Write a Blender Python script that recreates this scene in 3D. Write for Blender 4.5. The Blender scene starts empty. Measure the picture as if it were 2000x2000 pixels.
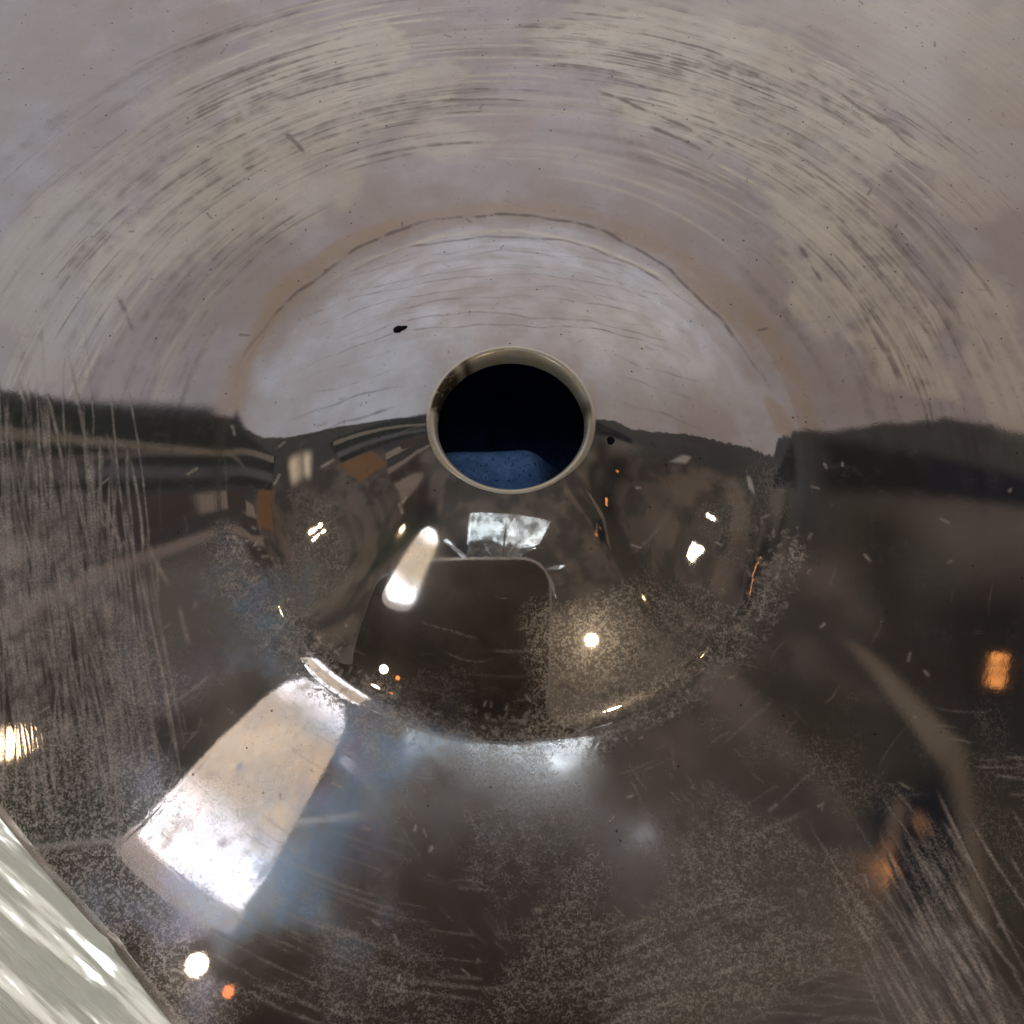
# A worn polished metal disc with a raised dome and a centre hole, seen from a few centimetres away.
# 1 Blender unit = 1 centimetre.
import bpy, math, random
import numpy as np
random.seed(7); rng = np.random.default_rng(7)
S = bpy.context.scene
S.unit_settings.system = 'METRIC'; S.unit_settings.scale_length = 0.01

# ------------------------------------------------------------------ camera
cam_d = bpy.data.cameras.new('camera'); cam = bpy.data.objects.new('camera', cam_d)
S.collection.objects.link(cam); S.camera = cam
CAM = (0.005, -2.969, 6.259); TILT = 23.0
cam.location = CAM; cam.rotation_euler = (math.radians(TILT), 0, 0)
cam_d.sensor_fit = 'HORIZONTAL'; cam_d.angle = 2*math.atan(0.397)
cam_d.clip_start = 0.05; cam_d.clip_end = 500
S.render.resolution_x = S.render.resolution_y = 1024

S.view_settings.view_transform = 'Standard'; S.view_settings.look = 'None'
S.view_settings.gamma = 1; S.view_settings.use_curve_mapping = False
S.view_settings.exposure = 0.0
S.render.engine = 'CYCLES'

# ------------------------------------------------------------------ the surroundings as light (world)
class NT:
    def __init__(s, tree): s.t = tree; s.n = tree.nodes; s.l = tree.links
    def new(s, kind, **kw):
        n = s.n.new(kind)
        for k, v in kw.items(): setattr(n, k, v)
        return n
    def put(s, sock, v):
        if isinstance(v, bpy.types.NodeSocket): s.l.new(v, sock)
        elif isinstance(v, (tuple, list)):
            sock.default_value = tuple(v) + ((1,) if len(sock.default_value) == 4 and len(v) == 3 else ())
        else: sock.default_value = v
    def math(s, op, a, b=0.0, c=0.0, clamp=False):
        n = s.new('ShaderNodeMath', operation=op, use_clamp=clamp)
        s.put(n.inputs[0], a); s.put(n.inputs[1], b)
        if op in ('MULTIPLY_ADD',): s.put(n.inputs[2], c)
        return n.outputs[0]
    def vm(s, op, a, b=(0, 0, 0), out=0):
        n = s.new('ShaderNodeVectorMath', operation=op)
        s.put(n.inputs[0], a)
        if op == 'SCALE': s.put(n.inputs[3], b)
        else: s.put(n.inputs[1], b)
        return n.outputs[out]
    def dot(s, a, b): return s.vm('DOT_PRODUCT', a, b, 1)
    def step(s, v, lo, hi, a=0.0, b=1.0):
        n = s.new('ShaderNodeMapRange', interpolation_type='SMOOTHSTEP')
        for i, x in enumerate((v, lo, hi, a, b)): s.put(n.inputs[i], x)
        return n.outputs[0]
    def mix(s, f, a, b):
        n = s.new('ShaderNodeMix', data_type='RGBA')
        s.put(n.inputs[0], f); s.put(n.inputs[6], a); s.put(n.inputs[7], b)
        return n.outputs[2]
    def noise(s, vec, scale, detail=3, rough=0.55, dist=0.0):
        n = s.new('ShaderNodeTexNoise'); s.put(n.inputs['Vector'], vec)
        n.inputs['Scale'].default_value = scale; n.inputs['Detail'].default_value = detail
        n.inputs['Roughness'].default_value = rough; n.inputs['Distortion'].default_value = dist
        return n.outputs['Fac']
    def sep(s, v):
        n = s.new('ShaderNodeSeparateXYZ'); s.put(n.inputs[0], v); return n.outputs
    def comb(s, x, y, z):
        n = s.new('ShaderNodeCombineXYZ')
        for i, v in enumerate((x, y, z)): s.put(n.inputs[i], v)
        return n.outputs[0]

W = bpy.data.worlds.new('World'); S.world = W; W.use_nodes = True
W.node_tree.nodes.clear(); w = NT(W.node_tree)
D = w.new('ShaderNodeTexCoord').outputs['Generated']
D = w.vm('NORMALIZE', D)
dx, dy, dz = w.sep(D)
n1 = w.noise(D, 2.2, 3); n2 = w.noise(D, 7, 4); n3 = w.noise(D, 26, 3)
# dark room behind the photographer
dark = w.mix(w.step(n1, .35, .65), (.085, .072, .064), (.135, .112, .092))
dark = w.mix(w.step(n2, .42, .6, 0, .75), dark, (.035, .036, .035))
# pale daylight side of the room: cool near the horizon, warmer overhead
pale = w.mix(w.step(dy, .5, 1.0), (.33, .295, .29), (.58, .575, .615))
pale = w.mix(w.step(n2, .4, .62, 0, .3), pale, (.29, .255, .225))
pale = w.mix(w.math('MULTIPLY', w.step(dx, -.25, -.6), .75), pale, (.48, .52, .58))
edge0 = w.math('MULTIPLY', w.step(dx, .15, .4), .018)
wob = w.math('MULTIPLY_ADD', n2, .022, -.011)
edge = w.math('ADD', w.math('ADD', dy, wob), edge0)
edge = w.math('ADD', edge, w.math('MULTIPLY', w.step(dx, .50, .62, 0, 1), .035))
edge = w.math('SUBTRACT', edge, w.math('MULTIPLY', w.step(dx, .62, .85, 0, 1), .022))
edge = w.math('ADD', edge, w.math('MULTIPLY', w.math('MULTIPLY_ADD', n3, .03, -.015), w.step(dx, .3, .5)))
col = w.mix(w.step(edge, .470, .478), dark, pale)
def quad(col, corners, colour, soft=.01, amount=1.0):
    c = np.array(corners, float); c /= np.linalg.norm(c, axis=1)[:, None]; m = c.mean(0); f = None
    for i in range(len(c)):
        nn = np.cross(c[i], c[(i+1) % len(c)]); nn /= np.linalg.norm(nn)
        if nn @ m < 0: nn = -nn
        k = w.step(w.dot(D, tuple(float(v) for v in nn)), -soft, soft)
        f = k if f is None else w.math('MULTIPLY', f, k)
    if amount != 1: f = w.math('MULTIPLY', f, amount)
    return w.mix(f, col, colour)
def strip(col, top, low, colour, soft=.004, amount=1.0):
    for i in range(len(top)-1): col = quad(col, [top[i], top[i+1], low[i+1], low[i]], colour, soft, amount)
    return col
def glow(col, d, size, colour, soft=.4):
    d = np.array(d, float); d /= np.linalg.norm(d)
    k = w.dot(D, tuple(float(v) for v in d)); a = math.cos(size); b = math.cos(size*(1-soft))
    return w.mix(w.step(k, a, b), col, colour)
# what stands in the room, as seen from the disc
col = w.mix(w.math('MULTIPLY', w.step(dy, .27, .33), w.step(edge, .478, .470)), col, (.050, .050, .048))
col = quad(col, [(-0.5132, 0.2111, 0.8319), (-0.8124, -0.1019, 0.5741), (-0.2825, -0.04096, 0.9584), (-0.4158, 0.08103, 0.9059)], (.026, .034, .028), .03)
col = quad(col, [(0.7803, -0.1877, 0.5965), (0.5209, 0.1095, 0.8466), (0.3114, 0.1261, 0.9419), (0.6495, -0.423, 0.6318)], (.045, .042, .034), .02)
# dark shelf wall with pale bars, left
col = strip(col, [(-0.6261, 0.4513, 0.6358), (-0.5481, 0.4709, 0.6913), (-0.4782, 0.4814, 0.7345), (-0.4031, 0.4873, 0.7746)], [(-0.6383, 0.3072, 0.7059), (-0.5597, 0.3391, 0.7562), (-0.4886, 0.3687, 0.7907), (-0.4125, 0.3861, 0.8251)], (.040, .042, .048), 0.01)
col = quad(col, [(-0.4005, 0.4697, 0.7868), (-0.8264, 0.4066, 0.3896), (-0.8102, 0.2862, 0.5115), (-0.4125, 0.3783, 0.8287)], (.020, .024, .022), .01)
col = strip(col, [(-0.614, 0.383, 0.6902), (-0.5212, 0.4132, 0.7467), (-0.4607, 0.425, 0.7792), (-0.41, 0.4287, 0.805)], [(-0.6148, 0.372, 0.6954), (-0.5219, 0.4054, 0.7506), (-0.4612, 0.4185, 0.7824), (-0.4105, 0.4224, 0.8081)], (.10, .09, .08), 0.003)
col = quad(col, [(-0.4061, 0.4291, 0.8068), (-0.8121, 0.4088, 0.4163), (-0.8191, 0.386, 0.4243), (-0.4075, 0.4219, 0.8099)], (.16, .14, .11), .004)
col = quad(col, [(-0.4108, 0.4038, 0.8174), (-0.8176, 0.3482, 0.4587), (-0.8195, 0.3164, 0.4777), (-0.412, 0.3929, 0.8221)], (.085, .085, .09), .01)
col = strip(col, [(-0.6386, 0.2935, 0.7114), (-0.56, 0.3272, 0.7611), (-0.4891, 0.3559, 0.7963), (-0.4107, 0.3717, 0.8326)], [(-0.6389, 0.2579, 0.7248), (-0.5604, 0.2916, 0.7752), (-0.4895, 0.327, 0.8084), (-0.4107, 0.3445, 0.8442)], (.21, .175, .145), 0.003)
col = strip(col, [(-0.6389, 0.2579, 0.7248), (-0.5604, 0.2904, 0.7756), (-0.4895, 0.3257, 0.8089), (-0.4107, 0.343, 0.8448)], [(-0.6378, 0.2086, 0.7414), (-0.5596, 0.2471, 0.7911), (-0.489, 0.2885, 0.8232), (-0.4102, 0.3217, 0.8534)], (.045, .042, .042), 0.006)
col = quad(col, [(-0.4318, 0.3707, 0.8223), (-0.5777, 0.3469, 0.7389), (-0.5615, 0.2995, 0.7714), (-0.4259, 0.3371, 0.8396)], (.05, .042, .038), .004)
col = strip(col, [(-0.6377, 0.2059, 0.7422), (-0.5595, 0.2442, 0.7921), (-0.489, 0.2885, 0.8232), (-0.4102, 0.3217, 0.8534)], [(-0.6363, 0.176, 0.7511), (-0.5585, 0.2206, 0.7997), (-0.4883, 0.2706, 0.8296), (-0.4096, 0.3089, 0.8584)], (.19, .155, .13), 0.003)
col = strip(col, [(-0.6359, 0.1706, 0.7526), (-0.5581, 0.2148, 0.8015), (-0.488, 0.263, 0.8323)], [(-0.6256, 0.05938, 0.7779), (-0.5492, 0.1116, 0.8282), (-0.477, 0.1399, 0.8677)], (.040, .030, .028), 0.02)
col = quad(col, [(-0.6947, 0.3211, 0.6437), (-0.8211, 0.2861, 0.4939), (-0.7606, 0.1648, 0.6279), (-0.6328, 0.2383, 0.7367)], (.15, .085, .045), .008)
col = quad(col, [(-0.5534, 0.1511, 0.8191), (-0.3996, 0.1199, 0.9088), (-0.3842, -0.02374, 0.923), (-0.5214, 0.00124, 0.8533)], (.022, .020, .022), .05)
col = quad(col, [(-0.3121, -0.1319, 0.9409), (-0.1259, -0.143, 0.9817), (-0.09392, -0.2403, 0.9661), (-0.327, -0.2179, 0.9196)], (.020, .022, .032), .05)
# right: green brown curtain, dark corner, pale strap, lit windows
col = quad(col, [(0.6593, 0.3258, 0.6776), (0.439, 0.3725, 0.8176), (0.4429, 0.1519, 0.8836), (0.3407, 0.1314, 0.9309)], (.105, .100, .078), .04)
col = quad(col, [(0.5055, 0.3558, 0.7861), (0.617, 0.3416, 0.7089), (0.6187, 0.2691, 0.7381), (0.5059, 0.296, 0.8102)], (.12, .10, .092), .06)
col = quad(col, [(0.4433, 0.3725, 0.8153), (0.5017, 0.3464, 0.7926), (0.4951, 0.07566, 0.8655), (0.4488, 0.2015, 0.8706)], (.022, .019, .017), .05)
col = quad(col, [(0.5053, 0.2709, 0.8193), (0.6187, 0.2747, 0.736), (0.6013, 0.03551, 0.7982), (0.487, 0.07973, 0.8698)], (.022, .021, .021), .06)
col = quad(col, [(0.4327, 0.1803, 0.8833), (0.4546, 0.1719, 0.874), (0.5213, 0.08007, 0.8496), (0.4999, 0.04954, 0.8647)], (.15, .125, .095), .008)
col = quad(col, [(0.5016, 0.06053, 0.863), (0.5213, 0.08007, 0.8496), (0.5117, -0.111, 0.8519), (0.4988, -0.08102, 0.8629)], (.15, .125, .095), .010)
col = quad(col, [(0.4243, 0.004245, 0.9055), (0.5043, 0.05032, 0.862), (0.5022, -0.05169, 0.8632), (0.4411, -0.1288, 0.8882)], (.010, .014, .022), .025)
col = quad(col, [(0.4169, 0.4488, 0.7904), (0.5017, 0.4182, 0.7572), (0.5209, 0.3647, 0.7718), (0.4262, 0.3723, 0.8245)], (.014, .015, .016), .015)
col = quad(col, [(0.5017, 0.4182, 0.7572), (0.6085, 0.37, 0.702), (0.6101, 0.3422, 0.7146), (0.509, 0.3664, 0.7789)], (.014, .016, .022), .010)
col = quad(col, [(0.5543, 0.181, 0.8124), (0.5661, 0.1823, 0.8039), (0.5601, 0.1438, 0.8158), (0.5484, 0.145, 0.8235)], (1.7, .72, .2), .002)
col = quad(col, [(0.5546, 0.1696, 0.8146), (0.5642, 0.173, 0.8073), (0.564, 0.1695, 0.8082), (0.5539, 0.1661, 0.8158)], (.35, .14, .05), .003)
col = quad(col, [(0.5525, 0.1591, 0.8182), (0.5627, 0.1632, 0.8104), (0.5624, 0.1597, 0.8113), (0.5518, 0.1556, 0.8193)], (.35, .14, .05), .003)
col = quad(col, [(0.4149, -0.07251, 0.907), (0.43, -0.05521, 0.9011), (0.4383, -0.06104, 0.8968), (0.4218, -0.0809, 0.9031)], (1.1, .50, .18), .008)
col = quad(col, [(0.4251, -0.05608, 0.9034), (0.4416, -0.03082, 0.8967), (0.4464, -0.03494, 0.8942), (0.4305, -0.06, 0.9006)], (.38, .20, .12), .008)
col = quad(col, [(0.4363, -0.03428, 0.8992), (0.451, 0.009144, 0.8925), (0.4623, 0.00863, 0.8867), (0.4473, -0.03725, 0.8936)], (.15, .11, .085), .008)
col = quad(col, [(0.4661, -0.008647, 0.8847), (0.474, -0.002106, 0.8805), (0.4763, -0.01943, 0.8791), (0.4703, -0.02305, 0.8822)], (.45, .22, .10), .008)
# small pale things behind the dome's shoulder
col = quad(col, [(-0.891, 0.39, 0.2324), (-0.8788, 0.3798, 0.289), (-0.9075, 0.2639, 0.3267), (-0.9174, 0.2722, 0.2903)], (.75, .62, .45), .03)
col = quad(col, [(0.7736, 0.2834, 0.5667), (0.8123, 0.3372, 0.4759), (0.837, 0.3336, 0.4337), (0.8284, 0.2957, 0.4758)], (.30, .28, .26), .01)
bg = w.new('ShaderNodeBackground'); w.l.new(col, bg.inputs[0]); bg.inputs[1].default_value = 1.0
out = w.new('ShaderNodeOutputWorld'); w.l.new(bg.outputs[0], out.inputs[0])

# ------------------------------------------------------------------ lamps of the room
def lamp(name, d, dist, radius, power, colour):
    l = bpy.data.lights.new(name, 'POINT'); l.energy = power; l.color = colour; l.shadow_soft_size = radius
    o = bpy.data.objects.new(name, l); o.location = [a + b*dist for a, b in zip(d[0], d[1])]
    S.collection.objects.link(o)
lamp('ceiling_lamp', ((0.3926, -1.083, 0.2177), (0.3679, -0.5495, 0.7502)), 30, .85, 2000, (1, .80, .55))
lamp('left_lamp', ((-1.003, -0.524, 0.152), (-0.9133, 0.01203, 0.4072)), 30, .36, 190, (1, .80, .58))
lamp('right_lamp', ((0.9582, -0.5873, 0.1632), (0.9246, 0.07649, 0.3731)), 30, .28, 125, (1, .90, .78))
lamp('small_lamp', ((0.9654, -1.099, 0.02636), (0.6643, -0.2605, 0.7006)), 30, .32, 60, (1, .72, .42))
lamp('bench_lamp', ((-1.479, -2.56, -0.1717), (-0.3549, -0.1638, 0.9204)), 2.0, .075, 3.2, (1, .86, .68))
lamp('far_lamp', ((-2.54, -1.512, -0.1717), (-0.5649, 0.08411, 0.8209)), 30, .6, 160, (1, .78, .48))
lamp('orange_lamp', ((-1.323, -2.677, -0.1758), (-0.3187, -0.1921, 0.9282)), 2.0, .04, .2, (1, .30, .08))

# ------------------------------------------------------------------ helpers
def obj(name, verts, faces, mats, parent=None, smooth=True):
    me = bpy.data.meshes.new(name); me.from_pydata([tuple(map(float, v)) for v in verts], [], faces)
    me.update()
    if smooth: me.polygons.foreach_set('use_smooth', [True]*len(me.polygons))
    for m in (mats if isinstance(mats, list) else [mats]): me.materials.append(m)
    o = bpy.data.objects.new(name, me); S.collection.objects.link(o); o.parent = parent
    return o
def tag(o, label=None, cat=None, group=None, kind=None):
    for k, v in (('label', label), ('category', cat), ('group', group), ('kind', kind)):
        if v: o[k] = v
def mat(name):
    m = bpy.data.materials.new(name); m.use_nodes = True
    return m, NT(m.node_tree), m.node_tree.nodes['Principled BSDF']

# ------------------------------------------------------------------ wear painted on the disc: a map over x, y in cm
EXT = 4.6; N = 2000
ax = (np.arange(N)+.5)/N*2*EXT-EXT
GX, GY = np.meshgrid(ax, ax)            # [row = y, column = x]
GR = np.hypot(GX, GY); GT = np.arctan2(GY, GX)
M = {k: np.zeros((N, N), np.float32) for k in ('scratch', 'tan', 'rust', 'haze', 'dull', 'film', 'soft')}
def fbm(cell, oct=4, seed=0, sx=1.0, sy=1.0):
    r = np.random.default_rng(seed); outp = np.zeros((N, N)); amp = 1; tot = 0
    for o in range(oct):
        nx = int(2*EXT/(cell*sx))+3; ny = int(2*EXT/(cell*sy))+3
        g = r.random((ny, nx))
        fx = (ax+EXT)/(cell*sx); fy = (ax+EXT)/(cell*sy)
        ix = fx.astype(int); iy = fy.astype(int); tx = fx-ix; ty = fy-iy
        tx = tx*tx*(3-2*tx); ty = ty*ty*(3-2*ty)
        a = g[np.ix_(iy, ix)]*(1-tx)+g[np.ix_(iy, ix+1)]*tx
        b = g[np.ix_(iy+1, ix)]*(1-tx)+g[np.ix_(iy+1, ix+1)]*tx
        outp += amp*(a*(1-ty)[:, None]+b*ty[:, None]); tot += amp; amp *= .55; cell /= 2
    return outp/tot
F1 = fbm(1.1, 5, 1); F2 = fbm(.35, 5, 2); F3 = fbm(.07, 3, 3); F4 = fbm(.5, 5, 4)
def sm(v, a, b):
    t = np.clip((v-a)/(b-a), 0, 1); return t*t*(3-2*t)
def area(ch, pts, val, soft=.12, rag=.25, seed=1):
    """a patch with a ragged border inside the polygon pts"""
    p = np.array(pts); d = np.full((N, N), 9.0); inside = np.zeros((N, N), bool)
    x0, y0 = p.min(0)-1; x1, y1 = p.max(0)+1
    jx = slice(max(0, int((x0+EXT)/(2*EXT)*N)), min(N, int((x1+EXT)/(2*EXT)*N)+1))
    jy = slice(max(0, int((y0+EXT)/(2*EXT)*N)), min(N, int((y1+EXT)/(2*EXT)*N)+1))
    X = GX[jy, jx]; Y = GY[jy, jx]; d = np.full(X.shape, 9.0); ins = np.zeros(X.shape, bool)
    for i in range(len(p)):
        a, b = p[i], p[(i+1) % len(p)]; e = b-a
        t = np.clip(((X-a[0])*e[0]+(Y-a[1])*e[1])/(e@e), 0, 1)
        d = np.minimum(d, np.hypot(X-a[0]-t*e[0], Y-a[1]-t*e[1]))
        c = (a[1] > Y) != (b[1] > Y)
        with np.errstate(divide='ignore', invalid='ignore'):
            ins ^= c & (X < (b[0]-a[0])*(Y-a[1])/(b[1]-a[1]+1e-12)+a[0])
    sd = np.where(ins, d, -d)+(F2[jy, jx]-.5)*rag*2.2+(F1[jy, jx]-.5)*rag
    k = sm(sd, -soft, soft)*val
    M[ch][jy, jx] = np.maximum(M[ch][jy, jx], k)
def stroke(ch, pts, width, val, taper=True, grain=.5):
    p = np.array(pts, float)
    seg = np.hypot(*np.diff(p, axis=0).T); tot = seg.sum(); run = 0
    for i in range(len(p)-1):
        a, b = p[i], p[i+1]; e = b-a; ee = e@e
        if ee < 1e-12: continue
        m = width*2.5+.01
        c0 = int((min(a[0], b[0])-m+EXT)/(2*EXT)*N); c1 = int((max(a[0], b[0])+m+EXT)/(2*EXT)*N)+2
        r0 = int((min(a[1], b[1])-m+EXT)/(2*EXT)*N); r1 = int((max(a[1], b[1])+m+EXT)/(2*EXT)*N)+2
        c0, r0 = max(c0, 0), max(r0, 0); c1, r1 = min(c1, N), min(r1, N)
        if c1 <= c0 or r1 <= r0: continue
        X = GX[r0:r1, c0:c1]; Y = GY[r0:r1, c0:c1]
        t = np.clip(((X-a[0])*e[0]+(Y-a[1])*e[1])/ee, 0, 1)
        d = np.hypot(X-a[0]-t*e[0], Y-a[1]-t*e[1])
        u = (run+t*seg[i])/tot
        tp = np.clip(np.minimum(u, 1-u)*5, .0, 1) if taper else 1
        k = val*tp*np.exp(-(d/width)**2)*(1-grain+grain*2*np.clip(F3[r0:r1, c0:c1]*1.6-.3, 0, 1))
        M[ch][r0:r1, c0:c1] = np.maximum(M[ch][r0:r1, c0:c1], k)
        run += seg[i]
def arcs(ch, at, dr, dth, n, ln, width, val, turn=0.0, clump=1):
    """n scratches that run round the disc, scattered about a point; turn = slope against the circle"""
    r0 = math.hypot(*at); t0 = math.atan2(at[1], at[0])
    cl = [(random.gauss(0, dr), random.gauss(0, dth)) for _ in range(max(1, n//clump))]
    for k in range(n):
        c = cl[k % len(cl)]
        r = r0+c[0]+(random.gauss(0, .05) if clump > 1 else 0); t = t0+c[1]+(random.gauss(0, .05) if clump > 1 else 0)
        L = random.uniform(*ln)/r; s = turn*random.uniform(.5, 1.5)+random.gauss(0, .015); bow = random.gauss(0, .01)
        pts = [((r+s*(u-.5)*L*r+bow*4*(u-.5)**2)*math.cos(t+(u-.5)*L), (r+s*(u-.5)*L*r+bow*4*(u-.5)**2)*math.sin(t+(u-.5)*L)) for u in np.linspace(0, 1, 9)]
        stroke(ch, pts, random.uniform(*width), val*random.uniform(.35, 1))
def lines(ch, a, b, spread, n, ln, width, val, ang, dang=.08):
    """n straight scratches scattered along a-b, running at angle ang (radians)"""
    for _ in range(n):
        u = random.random(); cx = a[0]+(b[0]-a[0])*u+random.gauss(0, spread); cy = a[1]+(b[1]-a[1])*u+random.gauss(0, spread)
        g = ang+random.gauss(0, dang); L = random.uniform(*ln)/2; c = random.gauss(0, .05)*L
        pts = [(cx+math.cos(g)*L*s-math.sin(g)*c*s*s, cy+math.sin(g)*L*s+math.cos(g)*c*s*s) for s in np.linspace(-1, 1, 6)]
        stroke(ch, pts, random.uniform(*width), val*random.uniform(.3, 1))
def wavy(ch, pts, width, val, amp=.02, seed=0):
    r = random.Random(seed); ph = [r.uniform(0, 6) for _ in range(3)]
    p = np.array(pts); seg = np.r_[0, np.cumsum(np.hypot(*np.diff(p, axis=0).T))]
    u = np.linspace(0, seg[-1], int(seg[-1]/.04)+4)
    X = np.interp(u, seg, p[:, 0]); Y = np.interp(u, seg, p[:, 1])
    # round the corners of the control line
    for _ in range(30):
        X[1:-1] = (X[:-2]+X[1:-1]*2+X[2:])/4; Y[1:-1] = (Y[:-2]+Y[1:-1]*2+Y[2:])/4
    off = amp*(np.sin(u*5+ph[0])+.6*np.sin(u*13+ph[1])+.3*np.sin(u*29+ph[2]))
    tx = np.gradient(X); ty = np.gradient(Y); q = np.hypot(tx, ty)+1e-9
    X = X-ty/q*off; Y = Y+tx/q*off
    stroke(ch, list(zip(X, Y)), width, val, True, .7)
# ring of brown tarnish at the foot of the dome and the dark lines in it
for k in range(26):
    a = random.uniform(8, 172); r = random.uniform(1.56, 1.66); L = random.uniform(15, 40)
    stroke('rust', [(r*math.cos(math.radians(a+s)), r*math.sin(math.radians(a+s))) for s in np.linspace(-L, L, 12) if -5 < a+s < 186], random.uniform(.02, .05), random.uniform(.3, .7), True, .4)
area('rust', [(-1.56, 0.296), (-1.541, 0.554), (-1.337, 1.057), (-1.272, 0.9822), (-1.416, 0.6129), (-1.474, 0.2908)], .9, .03, .05)
area('rust', [(-1.393, 1.025), (-1.063, 1.372), (-0.6834, 1.547), (-0.6508, 1.488), (-1.026, 1.258), (-1.316, 0.9848)], .8, .02, .04)
area('rust', [(-0.5947, 1.583), (0.005, 1.668), (0.604, 1.564), (0.6017, 1.506), (0.005, 1.605), (-0.5926, 1.528)], .55, .02, .03)
area('rust', [(0.8915, 1.326), (1.167, 1.012), (1.374, 0.6774), (1.342, 0.6413), (1.132, 0.9377), (0.8872, 1.252)], .6, .02, .04)
area('rust', [(1.403, 0.3488), (1.484, 0.2915), (1.527, 0.1373), (1.444, 0.1622)], .8, .02, .05)
wavy('dull', [(-1.555, 0.3917), (-1.477, 0.6501), (-1.328, 0.9502), (-1.053, 1.223), (-0.709, 1.452), (-0.3543, 1.577), (0.005, 1.597), (0.3633, 1.53), (0.7147, 1.357), (0.9979, 1.128), (1.209, 0.8021), (1.385, 0.4779), (1.478, 0.2278)], .012, .9, .012, 1)
wavy('dull', [(-1.154, 0.9753), (-0.8749, 1.214), (-0.4682, 1.385), (-0.05421, 1.422), (0.359, 1.363), (0.7649, 1.186), (1.044, 0.9469), (1.226, 0.663)], .010, .6, .012, 2)
wavy('tan', [(-1.156, 1.011), (-0.8771, 1.251), (-0.4694, 1.42), (-0.05436, 1.455), (0.36, 1.396), (0.7668, 1.217), (1.047, 0.9845), (1.229, 0.6986)], .016, .6, .010, 3)
# thin tide marks across the far side of the dome
wavy('dull', [(-1.201, 1.014), (-0.8245, 1.164), (-0.4433, 1.274), (-0.05941, 1.3), (0.3192, 1.223), (0.7029, 1.187), (1.081, 1.05)], 0.0100, 0.39, .014, 20)
wavy('dull', [(-1.218, 0.9297), (-0.8226, 1.051), (-0.4226, 1.089), (-0.02934, 1.114), (0.3625, 1.076), (0.7628, 1.026), (1.16, 0.9185)], 0.0088, 0.43, .014, 21)
wavy('dull', [(-1.364, 0.7891), (-0.9367, 0.9574), (-0.4963, 1.012), (-0.06849, 1.023), (0.3554, 0.985), (0.7913, 0.9755), (1.223, 0.7964)], 0.0072, 0.53, .014, 22)
wavy('dull', [(-1.335, 0.719), (-0.943, 0.8287), (-0.5522, 0.8988), (-0.1675, 0.8905), (0.2084, 0.8996), (0.5911, 0.8574), (0.9842, 0.8074)], 0.0068, 0.43, .014, 23)
wavy('dull', [(-1.05, 0.7341), (-0.6731, 0.782), (-0.3063, 0.787), (0.04904, 0.8095), (0.4098, 0.8189), (0.7732, 0.7422), (1.152, 0.6568)], 0.0095, 0.42, .014, 24)
wavy('dull', [(-1.283, 0.5909), (-0.8599, 0.711), (-0.4436, 0.7459), (-0.04125, 0.7057), (0.3566, 0.6795), (0.7688, 0.6927), (1.191, 0.568)], 0.0071, 0.30, .014, 25)
wavy('dull', [(-1.088, 0.6298), (-0.6905, 0.6375), (-0.3139, 0.6897), (0.05639, 0.6491), (0.4243, 0.6502), (0.8024, 0.5775), (1.199, 0.5028)], 0.0075, 0.55, .014, 26)
wavy('dull', [(-1.32, 0.477), (-0.8984, 0.5612), (-0.488, 0.5795), (-0.09708, 0.5801), (0.2936, 0.5914), (0.6894, 0.5581), (1.102, 0.457)], 0.0066, 0.54, .014, 27)
wavy('dull', [(-1.158, 0.4005), (-1.048, 0.4196), (-0.9423, 0.4339), (-0.838, 0.4383), (-0.7321, 0.4289), (-0.6336, 0.4616), (-0.5321, 0.4723)], 0.0086, 0.32, .014, 28)
wavy('dull', [(0.4857, 0.4315), (0.5797, 0.4001), (0.675, 0.3793), (0.7768, 0.3951), (0.8735, 0.3538), (0.977, 0.3397), (1.083, 0.3544)], 0.0081, 0.39, .014, 29)
wavy('dull', [(-1.094, 0.3069), (-0.9964, 0.3155), (-0.8957, 0.2958), (-0.8015, 0.2922), (-0.709, 0.3326), (-0.618, 0.3325), (-0.5253, 0.3317)], 0.0066, 0.36, .014, 30)
wavy('dull', [(0.4794, 0.2779), (0.5671, 0.2501), (0.6579, 0.2711), (0.7469, 0.2357), (0.8378, 0.2135), (0.9324, 0.221), (1.028, 0.2129)], 0.0090, 0.32, .014, 31)
wavy('dull', [(-1.233, 0.1507), (-1.109, 0.1732), (-0.9839, 0.163), (-0.8656, 0.1953), (-0.7476, 0.1879), (-0.6346, 0.2306), (-0.5211, 0.2327)], 0.0083, 0.52, .014, 32)
wavy('dull', [(0.475, 0.1536), (0.5668, 0.1154), (0.6605, 0.1015), (0.7568, 0.1152), (0.856, 0.09894), (0.9529, 0.06084), (1.054, 0.05152)], 0.0090, 0.35, .014, 33)
wavy('dull', [(-1.185, 0.03493), (-1.066, 0.04631), (-0.9507, 0.06022), (-0.8411, 0.07394), (-0.73, 0.06398), (-0.6234, 0.1068), (-0.5169, 0.1228)], 0.0097, 0.51, .014, 34)
area('tan', [(0.334, 0.7389), (0.8749, 1.059), (1.25, 0.5965), (1.093, 0.2098), (0.5274, 0.1305), (0.3487, 0.3634)], .35, .2, .3)
area('tan', [(-1.394, -0.3207), (1.348, -0.3252), (1.026, -1.279), (0.005, -1.492), (-1.022, -1.151)], .25, .2, .3)
area('rust', [(0.3848, 0.2361), (0.4376, 0.2268), (0.4193, 0.05609), (0.393, 0.0532)], .5, .02, .03)
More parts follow.
